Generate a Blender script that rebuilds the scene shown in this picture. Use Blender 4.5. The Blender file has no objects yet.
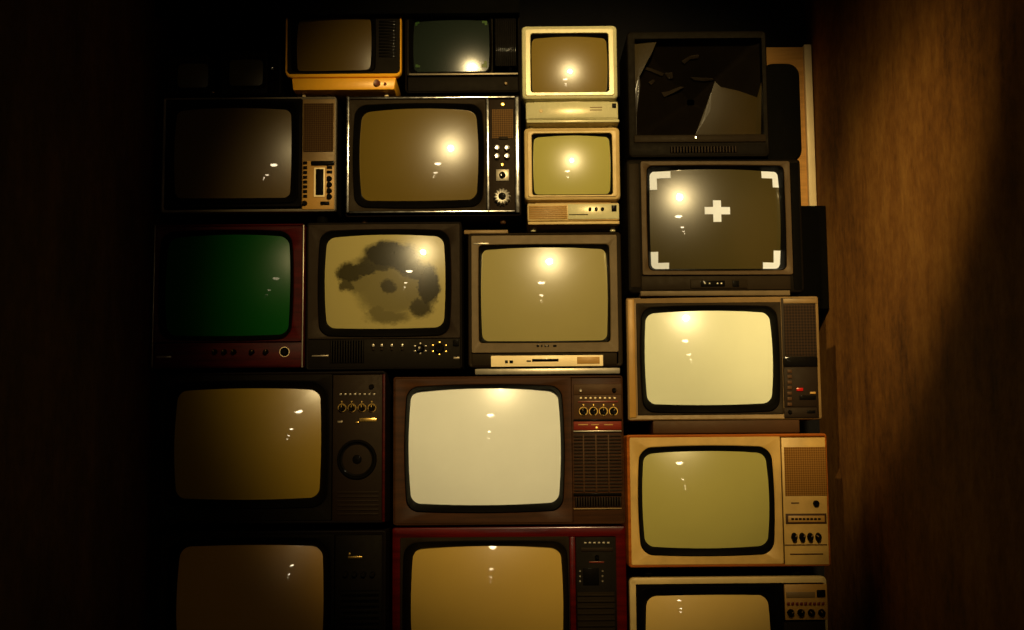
import bpy, bmesh, math, random
from mathutils import Vector, Matrix

random.seed(4)
S = bpy.context.scene
COL = S.collection
PI = math.pi

# ------------------------------------------------------------------ camera
F_PX = 1300.0
CAM = Vector((0.0, -3.64, 1.0))
PITCH = math.radians(6.4)
ROLL = math.radians(0.45)
FWD = Vector((0, math.cos(PITCH), math.sin(PITCH)))
RT0 = Vector((1, 0, 0))
UP0 = Vector((0, -math.sin(PITCH), math.cos(PITCH)))
RT = math.cos(ROLL) * RT0 - math.sin(ROLL) * UP0
UP = math.sin(ROLL) * RT0 + math.cos(ROLL) * UP0


def P(px, py, Y=0.0):
    """point of the plane Y = const that is seen at a place of the photograph"""
    d = FWD + RT * ((px - 512) / F_PX) + UP * ((315 - py) / F_PX)
    t = (Y - CAM.y) / d.y
    return CAM + d * t


cd = bpy.data.cameras.new('camera')
cam = bpy.data.objects.new('camera', cd)
COL.objects.link(cam)
m = Matrix.Identity(4)
for i in range(3):
    m[i][0], m[i][1], m[i][2], m[i][3] = RT[i], UP[i], -FWD[i], CAM[i]
cam.matrix_world = m
cd.sensor_width = 36
cd.lens = 36 * F_PX / 1024
cd.clip_start = 0.02
S.camera = cam


# --------------------------------------------------------------- materials
def lin(c):
    return tuple(((v / 255) / 12.92 if v / 255 <= 0.04045 else ((v / 255 + 0.055) / 1.055) ** 2.4) for v in c)


class NT:
    """small helper for node trees"""
    def __init__(s, name):
        s.m = bpy.data.materials.new(name)
        s.m.use_nodes = True
        s.t = s.m.node_tree
        s.n, s.l = s.t.nodes, s.t.links
        s.b = s.n['Principled BSDF']

    def add(s, kind, **kw):
        n = s.n.new(kind)
        for k, v in kw.items():
            setattr(n, k, v)
        return n

    def link(s, a, b):
        s.l.new(a, b)

    def val(s, node, key, v):
        if hasattr(v, 'is_linked') or isinstance(v, bpy.types.NodeSocket):
            s.link(v, node.inputs[key])
        else:
            node.inputs[key].default_value = v

    def math(s, op, a, b=0.0, c=None, clamp=False):
        n = s.add('ShaderNodeMath', operation=op, use_clamp=clamp)
        s.val(n, 0, a)
        s.val(n, 1, b)
        if c is not None:
            s.val(n, 2, c)
        return n.outputs[0]

    def coords(s, scale=(1, 1, 1), out='Object', loc=(0, 0, 0)):
        tc = s.add('ShaderNodeTexCoord')
        mp = s.add('ShaderNodeMapping')
        mp.inputs['Scale'].default_value = scale
        mp.inputs['Location'].default_value = loc
        s.link(tc.outputs[out], mp.inputs[0])
        return mp.outputs[0]

    def noise(s, vec, scale, detail=4, rough=0.6):
        n = s.add('ShaderNodeTexNoise')
        n.inputs['Scale'].default_value = scale
        n.inputs['Detail'].default_value = detail
        n.inputs['Roughness'].default_value = rough
        s.link(vec, n.inputs['Vector'])
        return n.outputs['Fac']

    def ramp(s, fac, stops):
        r = s.add('ShaderNodeValToRGB')
        e = r.color_ramp.elements
        while len(e) < len(stops):
            e.new(0.5)
        for q, (p, c) in zip(e, stops):
            q.position = p
            q.color = (*c[:3], 1)
        s.link(fac, r.inputs[0])
        return r.outputs[0]

    def mix(s, fac, a, b):
        n = s.add('ShaderNodeMix', data_type='RGBA')
        s.val(n, 0, fac)
        for k, v in ((6, a), (7, b)):
            if isinstance(v, tuple):
                n.inputs[k].default_value = (*v[:3], 1)
            else:
                s.link(v, n.inputs[k])
        return n.outputs[2]

    def bump(s, h, strength=0.2, dist=0.002):
        n = s.add('ShaderNodeBump')
        n.inputs['Strength'].default_value = strength
        n.inputs['Distance'].default_value = dist
        s.link(h, n.inputs['Height'])
        s.link(n.outputs[0], s.b.inputs['Normal'])


def plastic(name, rgb, rough=0.4, metal=0.0, var=0.25, spec=0.5, grain=0.08, coat=0.0):
    k = NT(name)
    v = k.coords()
    f = k.noise(v, 9, 5)
    c = lin(rgb)
    d = tuple(x * (1 - var) for x in c)
    l = tuple(min(1, x * (1 + var * 0.5)) for x in c)
    k.link(k.ramp(f, [(0.3, d), (0.65, l)]), k.b.inputs['Base Color'])
    g = k.noise(v, 60, 3)
    k.link(k.math('MULTIPLY_ADD', g, 0.25, rough - 0.12), k.b.inputs['Roughness'])
    k.b.inputs['Specular Tint'].default_value = (1.0, 0.82, 0.55, 1)
    k.b.inputs['Metallic'].default_value = metal
    k.b.inputs['Specular IOR Level'].default_value = spec
    k.b.inputs['Coat Weight'].default_value = coat
    k.b.inputs['Coat Roughness'].default_value = 0.07
    if grain:
        k.bump(k.noise(v, 700, 2), grain, 0.0005)
    return k.m


def wood(name, dark, light, rough=0.35, coat=0.0):
    k = NT(name)
    v = k.coords((1.5, 1.5, 22))
    f = k.noise(v, 3.0, 7, 0.65)
    k.link(k.ramp(f, [(0.32, lin(dark)), (0.7, lin(light))]), k.b.inputs['Base Color'])
    k.b.inputs['Roughness'].default_value = rough
    k.b.inputs['Specular IOR Level'].default_value = 0.08
    k.b.inputs['Coat Weight'].default_value = coat
    k.b.inputs['Coat Roughness'].default_value = 0.12
    k.bump(f, 0.08, 0.001)
    return k.m


def crt(name, rgb, haze=0.27, spec=0.42, coat=1.0):
    """phosphor behind a clear curved glass with a film of dust"""
    k = NT(name)
    v = k.coords()
    f = k.noise(v, 5, 4)
    c = lin(rgb)
    k.link(k.ramp(f, [(0.3, tuple(x * 0.93 for x in c)), (0.7, c)]), k.b.inputs['Base Color'])
    k.b.inputs['Roughness'].default_value = haze
    k.b.inputs['Specular IOR Level'].default_value = spec
    k.b.inputs['Coat Weight'].default_value = coat
    k.b.inputs['Coat Roughness'].default_value = 0.03
    return k.m


def eye_crt(name, rgb):
    """a screen with a dark eye-shaped image on it"""
    k = NT(name)
    tc = k.add('ShaderNodeTexCoord')
    nz = k.add('ShaderNodeTexNoise')
    nz.inputs['Scale'].default_value = 11
    nz.inputs['Detail'].default_value = 6
    nz.inputs['Roughness'].default_value = 0.7
    k.link(tc.outputs['Generated'], nz.inputs['Vector'])
    sub = k.add('ShaderNodeVectorMath', operation='SUBTRACT')
    k.link(nz.outputs['Color'], sub.inputs[0])
    sub.inputs[1].default_value = (0.5, 0.5, 0.5)
    sc = k.add('ShaderNodeVectorMath', operation='SCALE')
    k.link(sub.outputs[0], sc.inputs[0])
    sc.inputs['Scale'].default_value = 0.15
    ad = k.add('ShaderNodeVectorMath', operation='ADD')
    k.link(tc.outputs['Generated'], ad.inputs[0])
    k.link(sc.outputs[0], ad.inputs[1])
    sp = k.add('ShaderNodeSeparateXYZ')
    k.link(ad.outputs[0], sp.inputs[0])
    u, w = sp.outputs['X'], sp.outputs['Z']

    def ell(cx, cy, rx, ry, weight, soft):
        x0, y0 = (cx - 90) / 463, 1 - (cy - 93) / 359
        a = k.math('MULTIPLY', k.math('SUBTRACT', u, x0), 463 / rx)
        b = k.math('MULTIPLY', k.math('SUBTRACT', w, y0), 359 / ry)
        r = k.math('SQRT', k.math('ADD', k.math('MULTIPLY', a, a), k.math('MULTIPLY', b, b)))
        mr = k.add('ShaderNodeMapRange', interpolation_type='SMOOTHSTEP')
        k.link(r, mr.inputs[0])
        mr.inputs[1].default_value = 1 + soft
        mr.inputs[2].default_value = 1 - soft
        mr.inputs[3].default_value = 0
        mr.inputs[4].default_value = weight
        return mr.outputs[0]

    tot = None
    for e in ((336, 172, 98, 54, 0.97, 0.22), (400, 190, 60, 58, 0.95, 0.3), (300, 200, 90, 40, .92, .3), (189, 240, 52, 42, 0.93, 0.25), (174, 284, 28, 24, 0.85, 0.35),
              (240, 224, 60, 30, 0.93, 0.3), (486, 290, 44, 82, 0.95, 0.25), (458, 372, 48, 38, 0.9, 0.35), (445, 240, 62, 38, 0.92, 0.4),
              (336, 405, 78, 28, 0.65, 0.4), (288, 385, 36, 28, 0.65, 0.45), (345, 305, 128, 100, 0.58, 0.3), (235, 278, 62, 42, .6, .4),
              (430, 330, 50, 50, .6, .5), (336, 296, 36, 35, 0.9, 0.5)):
        o = ell(*e)
        tot = o if tot is None else k.math('MAXIMUM', tot, o)
    c = lin(rgb)
    k.link(k.mix(tot, c, tuple(x * 0.04 for x in c)), k.b.inputs['Base Color'])
    k.b.inputs['Roughness'].default_value = 0.27
    k.b.inputs['Specular IOR Level'].default_value = 0.34
    k.b.inputs['Coat Weight'].default_value = 1
    k.b.inputs['Coat Roughness'].default_value = 0.015
    return k.m


def weave(name, a, b, sx=160, sz=160):
    """cloth or punched speaker front"""
    k = NT(name)
    v = k.coords((1, 1, 1))
    sp = k.add('ShaderNodeSeparateXYZ')
    k.link(v, sp.inputs[0])
    h1 = k.math('SINE', k.math('MULTIPLY', sp.outputs['X'], sx * 6.28))
    h2 = k.math('SINE', k.math('MULTIPLY', sp.outputs['Z'], sz * 6.28))
    f = k.math('MULTIPLY_ADD', k.math('ADD', h1, h2), 0.25, 0.5)
    k.link(k.ramp(f, [(0.15, lin(a)), (0.85, lin(b))]), k.b.inputs['Base Color'])
    k.b.inputs['Roughness'].default_value = 0.85
    k.b.inputs['Specular IOR Level'].default_value = 0.08
    k.bump(f, 0.3, 0.001)
    return k.m


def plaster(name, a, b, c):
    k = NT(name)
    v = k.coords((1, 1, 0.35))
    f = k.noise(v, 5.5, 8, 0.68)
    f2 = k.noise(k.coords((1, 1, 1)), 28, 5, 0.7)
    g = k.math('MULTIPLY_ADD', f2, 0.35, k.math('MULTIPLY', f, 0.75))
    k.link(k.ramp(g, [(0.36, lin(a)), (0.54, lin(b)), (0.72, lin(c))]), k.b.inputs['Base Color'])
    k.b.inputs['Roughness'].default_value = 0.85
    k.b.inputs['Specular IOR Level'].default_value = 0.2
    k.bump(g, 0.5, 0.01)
    return k.m


def glow(name, rgb, strength):
    k = NT(name)
    k.b.inputs['Base Color'].default_value = (*rgb, 1)
    k.b.inputs['Emission Color'].default_value = (*rgb, 1)
    k.b.inputs['Emission Strength'].default_value = strength
    return k.m


M = dict(
    black=plastic('black_plastic', (14, 11, 8), 0.6, spec=.07),
    gloss=plastic('black_gloss', (7, 6, 5), 0.55, grain=0, spec=.03, coat=.05),
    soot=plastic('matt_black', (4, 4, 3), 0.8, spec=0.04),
    char=plastic('charcoal_plastic', (30, 22, 12), 0.55, spec=.08),
    coal=plastic('faded_black_plastic', (10, 7, 4), 0.6, spec=.06),
    grey=plastic('grey_plastic', (92, 76, 52), 0.5, spec=.2),
    umber=plastic('umber_plastic', (62, 46, 26), 0.5, spec=.2),
    silver=plastic('silver_paint', (150, 140, 120), 0.35, 0.55),
    steel=plastic('dull_metal_paint', (120, 108, 88), 0.38, 0.35),
    ribs=plastic('brushed_metal', (190, 182, 165), 0.42, 0.8),
    chrome=plastic('chrome', (225, 220, 210), 0.2, 1.0, 0.1, grain=0),
    beige=plastic('beige_plastic', (192, 184, 138), 0.25, var=0.15),
    beige2=plastic('aged_beige_plastic', (188, 160, 102), 0.45, var=0.2),
    tan=plastic('tan_plastic', (158, 116, 50), 0.45, var=0.2),
    tan2=plastic('dark_tan_plastic', (110, 84, 46), 0.5),
    yellow=plastic('yellow_plastic', (242, 172, 36), 0.32, var=0.12),
    cream=plastic('cream_plastic', (240, 214, 160), 0.4, var=0.12),
    gold=plastic('brass', (232, 190, 100), 0.28, 0.9, 0.1, grain=0),
    brown=plastic('brown_plastic', (62, 38, 18), 0.55, spec=.2),
    dbrown=plastic('dark_brown_plastic', (25, 15, 8), 0.6, spec=.15),
    ochre=plastic('ochre_plastic', (182, 144, 74), 0.45),
    red=plastic('red_plastic', (104, 26, 12), 0.5, var=.6, spec=.2),
    led=plastic('red_lens', (165, 18, 16), 0.25, var=0.05, grain=0),
    dred=plastic('dark_red_plastic', (92, 24, 14), 0.35),
    funnel=plastic('coated_glass', (13, 9, 5), 0.5, spec=.06),
    white=plastic('white_tape', (226, 234, 250), 0.6, var=0.04, spec=0.2),
    green=plastic('green_tape', (34, 72, 24), 0.5),
    mahog=wood('mahogany_veneer', (34, 4, 2), (70, 10, 5), 0.5, 0.0),
    redw=wood('red_lacquered_veneer', (48, 3, 2), (84, 8, 4), 0.3, .15),
    walnut=wood('walnut_veneer', (40, 23, 9), (66, 38, 16), 0.5, 0.0),
    dwood=wood('dark_wood_veneer', (10, 6, 4), (20, 11, 6), 0.6, 0),
    teak=wood('teak_veneer', (118, 58, 16), (170, 92, 28), 0.35, 0.3),
    board=wood('plywood', (176, 126, 62), (214, 160, 86), 0.6),
    cloth=weave('tan_speaker_cloth', (50, 30, 11), (72, 52, 26)),
    cloth2=weave('beige_speaker_cloth', (94, 59, 16), (130, 90, 36)),
    cloth3=weave('brown_speaker_cloth', (26, 18, 10), (48, 33, 19), 120, 120),
    cloth4=weave('old_gold_speaker_cloth', (66, 46, 24), (104, 76, 40)),
    grit=weave('black_speaker_cloth', (12, 11, 10), (34, 30, 26), 140, 140),
)

# ------------------------------------------------------------- mesh making
NC, NE = 7, 7


def loop(x0, z0, x1, z1, r=0.0, bow=0.0):
    """rounded rectangle of a fixed number of points, with edges that may bow outwards"""
    w, h = (x1 - x0) / 2, (z1 - z0) / 2
    cx, cz = (x0 + x1) / 2, (z0 + z1) / 2
    r = min(r, w * 0.98, h * 0.98)
    r = max(r, 1e-5)
    pts = []
    cs = [(w - r, h - r, 0), (-w + r, h - r, PI / 2), (-w + r, -h + r, PI), (w - r, -h + r, 1.5 * PI)]
    for q in range(4):
        ax, az, a0 = cs[q]
        for i in range(NC + 1):
            a = a0 + PI / 2 * i / NC
            pts.append((ax + r * math.cos(a), az + r * math.sin(a)))
        bx, bz, b0 = cs[(q + 1) % 4]
        e0 = pts[-1]
        e1 = (bx + r * math.cos(b0), bz + r * math.sin(b0))
        for i in range(1, NE + 1):
            t = i / (NE + 1)
            pts.append((e0[0] + (e1[0] - e0[0]) * t, e0[1] + (e1[1] - e0[1]) * t))
    out = []
    for x, z in pts:
        u, v = x / w, z / h
        out.append((cx + x * (1 - bow * v * v), cz + z * (1 - bow * u * u)))
    return out


def mesh_obj(name, bm, mat, parent=None, smooth=math.radians(32)):
    bmesh.ops.recalc_face_normals(bm, faces=bm.faces[:])
    for f in bm.faces:
        f.smooth = True
    for e in bm.edges:
        if len(e.link_faces) == 2:
            e.smooth = e.calc_face_angle(0) < smooth
    me = bpy.data.meshes.new(name)
    bm.to_mesh(me)
    bm.free()
    me.materials.append(mat)
    o = bpy.data.objects.new(name, me)
    COL.objects.link(o)
    if parent is not None:
        o.parent = parent
    return o


def loft(bm, loops, cap0=False, cap1=False):
    """loops: [(points (x, z), y)] joined by quads"""
    rows = []
    for pts, y in loops:
        if isinstance(y, (int, float)):
            rows.append([bm.verts.new((x, y, z)) for x, z in pts])
        else:
            rows.append([bm.verts.new((x, yy, z)) for (x, z), yy in zip(pts, y)])
    n = len(rows[0])
    for a, b in zip(rows, rows[1:]):
        for i in range(n):
            bm.faces.new((a[i], a[(i + 1) % n], b[(i + 1) % n], b[i]))
    if cap0:
        bm.faces.new(rows[0])
    if cap1:
        bm.faces.new(rows[-1])
    return rows


def bm_box(bm, x0, x1, y0, y1, z0, z1, bev=0.0):
    x0, x1 = sorted((x0, x1)); y0, y1 = sorted((y0, y1)); z0, z1 = sorted((z0, z1))
    g = bmesh.ops.create_cube(bm, size=1.0)
    for v in g['verts']:
        v.co = Vector((x0 + (v.co.x + 0.5) * (x1 - x0), y0 + (v.co.y + 0.5) * (y1 - y0), z0 + (v.co.z + 0.5) * (z1 - z0)))
    if bev > 0:
        b = min(bev, 0.45 * min(x1 - x0, y1 - y0, z1 - z0))
        es = list({e for v in g['verts'] for e in v.link_edges})
        bmesh.ops.bevel(bm, geom=es, offset=b, segments=2, affect='EDGES', profile=0.5)


def bm_lathe(bm, cx, cz, prof, n=24):
    """prof: [(radius, y)] turned about an axis along Y"""
    rows = []
    for r, y in prof:
        rows.append([bm.verts.new((cx + r * math.cos(2 * PI * i / n), y, cz + r * math.sin(2 * PI * i / n))) for i in range(n)])
    for a, b in zip(rows, rows[1:]):
        for i in range(n):
            bm.faces.new((a[i], a[(i + 1) % n], b[(i + 1) % n], b[i]))
    bm.faces.new(rows[0])
    bm.faces.new(rows[-1])


def tag(o, label, cat, group=None):
    o['label'] = label
    o['category'] = cat
    if group:
        o['group'] = group
    return o


# ------------------------------------------------------------ the TV maker
class Set:
    """one television or monitor; every measure is taken on its front plane"""

    def __init__(s, rect, label, yf=0.0, name='television', cat='television', yaw=0.0, group=None):
        x0, y0, x1, y1 = rect
        s.yf = yf
        xm, ym = (x0 + x1) / 2, (y0 + y1) / 2
        s.ox = P(xm, ym, yf).x
        s.oz = P(xm, y1, yf).z
        s.root = bpy.data.objects.new(name, None)
        s.root.empty_display_size = 0.05
        COL.objects.link(s.root)
        s.root.location = (s.ox, yf, s.oz)
        s.root.rotation_euler = (0, 0, math.radians(yaw))
        tag(s.root, label, cat, group)
        s.rect = s.R(rect)

    def R(s, r):
        x0, y0, x1, y1 = r
        xm, ym = (x0 + x1) / 2, (y0 + y1) / 2
        a, b = P(x0, ym, s.yf).x - s.ox, P(x1, ym, s.yf).x - s.ox
        c, d = P(xm, y1, s.yf).z - s.oz, P(xm, y0, s.yf).z - s.oz
        return a, c, b, d           # x0 z0 x1 z1

    def pt(s, x, y):
        p = P(x, y, s.yf)
        return p.x - s.ox, p.z - s.oz

    # --- outer case: a shell whose front edge is 'rim' wide, open towards the mask
    def case(s, mat, rim=0.012, depth=0.27, r=0.008, taper=0.0, bev=0.004, name='cabinet', rect=None, cover=True, back=0.4, d0=0.0, lip=0.03, inner=None, rin=None, body=None):
        x0, z0, x1, z1 = s.R(rect) if rect else s.rect
        i = s.R(inner) if inner else (x0 + rim, z0 + rim, x1 - rim, z1 - rim)
        rin = max(r - rim, 0.003) if rin is None else rin
        t = taper
        front = [(loop(*i, rin), -d0 + lip), (loop(*i, rin), -d0 + 0.002),
                 (loop(x0 + bev, z0 + bev, x1 - bev, z1 - bev, max(r - bev, 0.002)), -d0),
                 (loop(x0 + bev * .3, z0 + bev * .3, x1 - bev * .3, z1 - bev * .3, r), -d0 + bev * 0.3),
                 (loop(x0, z0, x1, z1, r), -d0 + bev)]
        k = .002
        rear = [(loop(x0 + t, z0 + t * .4, x1 - t, z1 - t, r), depth),
                (loop(x0 + t + .03, z0 + t * .4 + .02, x1 - t - .03, z1 - t - .03, r), depth + 0.001)]
        bm = bmesh.new()
        if body is None:
            loft(bm, front + rear, cap1=True)
            o = mesh_obj(name, bm, mat, s.root)
        else:
            loft(bm, front + [(loop(x0, z0, x1, z1, r), -d0 + .022), (loop(x0 + .012, z0 + .012, x1 - .012, z1 - .012, max(r - .012, .002)), -d0 + .0225)])
            o = mesh_obj('front_frame', bm, mat, s.root)
            bm = bmesh.new()
            loft(bm, [(loop(x0 + .012, z0 + .012, x1 - .012, z1 - .012, max(r - .012, .002)), -d0 + .0215), (loop(x0 + k, z0 + k, x1 - k, z1 - k, r), -d0 + .0215)] + rear, cap1=True)
            mesh_obj(name, bm, body, s.root)
        if cover:
            w, h = (x1 - x0) / 2, (z1 - z0)
            bm = bmesh.new()
            a = (x0 + t + .02, z0 + t * .4 + .02, x1 - t - .02, z1 - t - .02)
            b = (x0 + w * .35, z0 + .03, x1 - w * .35, z1 - h * .25)
            loft(bm, [(loop(*a, .015), depth), (loop(*a, .015), depth + .02), (loop(*b, .02), back - .01), (loop(b[0] + .01, b[1] + .01, b[2] - .01, b[3] - .01, .02), back)], True, True)
            for kx in range(5):
                xx = b[0] + (b[2] - b[0]) * (kx + .5) / 5
                bm_box(bm, xx - .006, xx + .006, back - .004, back + .003, z0 + .06, z0 + h * .5)
            mesh_obj('rear_cover', bm, M['soot'], s.root)
        return o

    # --- the picture tube
    def tube(s, rect, mat, R=0.85, bow=0.035, r=0.03, proud=0.006, name='screen', parent=None, apex=(0, 0)):
        x0, z0, x1, z1 = s.R(rect)
        ax, az = apex[0] * .0028, -apex[1] * .0028      # the tube may sit a little canted in its case
        s.scr = (x0 + ax, z0 + az, x1 + ax, z1 + az, R, proud)
        s.mid = ((x0 + x1) / 2, (z0 + z1) / 2)
        cx, cz = (x0 + x1) / 2, (z0 + z1) / 2
        base = loop(x0, z0, x1, z1, r, bow)
        s.edge = base
        bm = bmesh.new()
        rows = []
        n = 14
        # a skirt first, that runs back behind the mask
        sk = [(cx + (x - cx) * 1.0, cz + (z - cz) * 1.0) for x, z in base]
        rows.append((sk, [s.sd(x, z) + 0.03 for x, z in sk]))
        for k in range(n):
            f = 1 - (k / n)
            pts = [(cx + (x - cx) * f, cz + (z - cz) * f) for x, z in base]
            rows.append((pts, [s.sd(x, z) for x, z in pts]))
        rr = loft(bm, rows)
        c = bm.verts.new((cx, s.sd(cx, cz), cz))
        q = rr[-1]
        for i in range(len(q)):
            bm.faces.new((q[i], q[(i + 1) % len(q)], c))
        s.screen = mesh_obj(name, bm, mat, parent or s.root, math.radians(40))
        return s.screen

    def sd(s, x, z):
        x0, z0, x1, z1, R, proud = s.scr
        cx, cz = (x0 + x1) / 2, (z0 + z1) / 2
        d2 = (x - cx) ** 2 + (z - cz) ** 2
        return -proud + R - math.sqrt(max(R * R - d2, 0.01))

    # --- dark rubber-like ring round the tube, barrel outside
    def surround(s, rect, mat, bow=0.03, r=0.04, d=0.004, name='screen_surround'):
        o = s.R(rect)
        cx, cz = s.mid
        out = loop(*o, r, bow)
        inn = [(cx + (x - cx) * 0.992, cz + (z - cz) * 0.992) for x, z in s.edge]
        mid = [((a[0] + b[0] * 3) / 4, (a[1] + b[1] * 3) / 4) for a, b in zip(out, inn)]
        yi = [s.sd(x, z) + 0.001 for x, z in inn]
        bm = bmesh.new()
        ins = [(x + (cx - x) * 0.012, z + (cz - z) * 0.012) for x, z in out]
        loft(bm, [(out, 0.012), (out, -d + .002), (ins, -d),
                  (mid, [-d * .5 + (y + .0) * .5 if y > 0 else -d for y in yi]), (inn, yi)])
        return mesh_obj(name, bm, mat, s.root)

    # --- flat front round the tube: outer rectangle to barrel opening
    def mask(s, rect, hole, mat, bow=0.03, r=0.04, ro=0.004, d=0.0, name='front_panel', dip=0.008):
        o, h = s.R(rect), s.R(hole)
        bm = bmesh.new()
        hi = loop(*h, r, bow)
        cx, cz = (h[0] + h[2]) / 2, (h[1] + h[3]) / 2
        h2 = [(cx + (x - cx) * 1.012, cz + (z - cz) * 1.012) for x, z in hi]
        loft(bm, [(loop(*o, ro), -d + 0.02), (loop(*o, ro), -d + .001), (loop(o[0] + .001, o[1] + .001, o[2] - .001, o[3] - .001, ro), -d), (h2, -d), (hi, -d + .0015), (hi, -d + dip + .012)])
        return mesh_obj(name, bm, mat, s.root)

    def box(s, name, rect, d, mat, bev=0.0012, parent=None, back=0.012):
        x0, z0, x1, z1 = s.R(rect)
        bm = bmesh.new()
        bm_box(bm, x0, x1, -d, back, z0, z1, bev)
        return mesh_obj(name, bm, mat, parent or s.root)

    def slats(s, name, rect, d, mat, n, vert=False, duty=0.55, parent=None, plate=True):
        """a grille: one mesh of a back plate and its bars"""
        x0, z0, x1, z1 = s.R(rect)
        bm = bmesh.new()
        if plate:
            bm_box(bm, x0, x1, -d + .004, .012, z0, z1)
        for i in range(n):
            if vert:
                a = x0 + (x1 - x0) * (i + .5 - duty / 2) / n
                bm_box(bm, a, a + (x1 - x0) * duty / n, -d, -d + .005, z0, z1, .0006)
            else:
                a = z0 + (z1 - z0) * (i + .5 - duty / 2) / n
                bm_box(bm, x0, x1, -d, -d + .005, a, a + (z1 - z0) * duty / n, .0006)
        return mesh_obj(name, bm, mat, parent or s.root)

    def knob(s, name, x, y, rpx, mat, h=0.012, d=0.0, ribs=0, ring=None, mark=None, ang=None, sx=1.0, parent=None, rw=1.45):
        cx, cz = s.pt(x, y)
        r = rpx * 0.00283
        bm = bmesh.new()
        y0 = -d + .001
        if ribs:
            n = ribs * 4
            prof = []
            rows = []
            for rr_, yy in ((r * 1.05, y0), (r, y0 - h * .3), (r * .94, y0 - h * .92), (r * .8, y0 - h), (r * .5, y0 - h * .9)):
                row = []
                for i in range(n):
                    k = 1.0 if (i % 4) in (0, 1) else 0.84
                    a = 2 * PI * i / n
                    row.append(bm.verts.new((cx + rr_ * k * math.cos(a), yy, cz + rr_ * k * math.sin(a))))
                rows.append(row)
            for a_, b_ in zip(rows, rows[1:]):
                for i in range(n):
                    bm.faces.new((a_[i], a_[(i + 1) % n], b_[(i + 1) % n], b_[i]))
            bm.faces.new(rows[-1]); bm.faces.new(rows[0])
        else:
            bm_lathe(bm, cx, cz, [(r * 1.08, y0), (r * 1.05, y0 - h * .15), (r, y0 - h * .2), (r * .9, y0 - h * .93), (r * .8, y0 - h), (r * .25, y0 - h * .96)], 20)
        if sx != 1.0:
            for v in bm.verts:
                v.co.x = cx + (v.co.x - cx) * sx
        o = mesh_obj(name, bm, mat, parent or s.root)
        if ring is not None:
            bm = bmesh.new()
            bm_lathe(bm, cx, cz, [(r * rw, y0), (r * rw, y0 - .002), (r * (rw - .08), y0 - .003), (r * (rw - .24), y0 - .003), (r * (rw - .3), y0 - .001)], 24)
            mesh_obj('knob_ring', bm, ring, o)
        if mark is not None:
            a = random.uniform(0.5, 2.6) if ang is None else ang
            bm = bmesh.new()
            bm_box(bm, -r * .12, r * .12, y0 - h - .0008, y0 - h * .9, r * .15, r * .8)
            for v in bm.verts:
                xx, zz = v.co.x, v.co.z
                v.co.x = cx + xx * math.sin(a) + zz * math.cos(a)
                v.co.z = cz - xx * math.cos(a) + zz * math.sin(a)
            mesh_obj('knob_pointer', bm, mark, o)
        return o

    def foot(s, x, y0, y1, wpx, mat, yy=(0.03, 0.07), name='foot'):
        """a short peg under the case"""
        x0, z0, x1, z1 = s.R((x - wpx, y0, x + wpx, y1))
        bm = bmesh.new()
        cx, r = (x0 + x1) / 2, (x1 - x0) / 2
        cy = yy[0] + r
        rows = []
        for rr_, zz in ((r * .8, z0), (r, z0 + (z1 - z0) * .15), (r * .95, z1)):
            rows.append([bm.verts.new((cx + rr_ * math.cos(2 * PI * i / 16), cy + rr_ * math.sin(2 * PI * i / 16), zz)) for i in range(16)])
        for a, b in zip(rows, rows[1:]):
            for i in range(16):
                bm.faces.new((a[i], a[(i + 1) % 16], b[(i + 1) % 16], b[i]))
        bm.faces.new(rows[0]); bm.faces.new(rows[-1])
        return mesh_obj(name, bm, mat, s.root)

    def feet(s, xs, y0, y1, wpx, mat):
        for x in xs:
            s.foot(x, y0, y1, wpx, mat)
            s.foot(x, y0, y1, wpx, mat, (0.2, 0.24))

    def on_glass(s, name, rects, mat, lift=0.0012):
        """a thin flat mark lying on the curved glass; rects may touch to make an L or a cross"""
        bm = bmesh.new()
        for r in rects:
            x0, z0, x1, z1 = s.R(r)
            nx = max(2, int((x1 - x0) / .006)); nz = max(2, int((z1 - z0) / .006))
            for side in (0, 1):
                g = [[bm.verts.new((x0 + (x1 - x0) * i / nx, s.sd(x0 + (x1 - x0) * i / nx, z0 + (z1 - z0) * j / nz) - lift * side - .0001, z0 + (z1 - z0) * j / nz)) for j in range(nz + 1)] for i in range(nx + 1)]
                for i in range(nx):
                    for j in range(nz):
                        bm.faces.new((g[i][j], g[i + 1][j], g[i + 1][j + 1], g[i][j + 1]))
                if side:
                    edge = lambda q: [q[i][0] for i in range(nx + 1)] + [q[nx][j] for j in range(1, nz + 1)] + [q[i][nz] for i in range(nx - 1, -1, -1)] + [q[0][j] for j in range(nz - 1, 0, -1)]
                    A, B = edge(g0), edge(g)
                    for i in range(len(A)):
                        bm.faces.new((A[i], A[(i + 1) % len(A)], B[(i + 1) % len(B)], B[i]))
                g0 = g
        return mesh_obj(name, bm, mat, s.screen)


# ---------------------------------------------------------------- the room
XL, XR, YB, YE, ZC = -1.02, 0.978, 0.52, -46.0, 3.15


def structure(name, bx, mat):
    bm = bmesh.new()
    bm_box(bm, *bx)
    o = mesh_obj(name, bm, mat)
    o['kind'] = 'structure'
    return o


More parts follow.
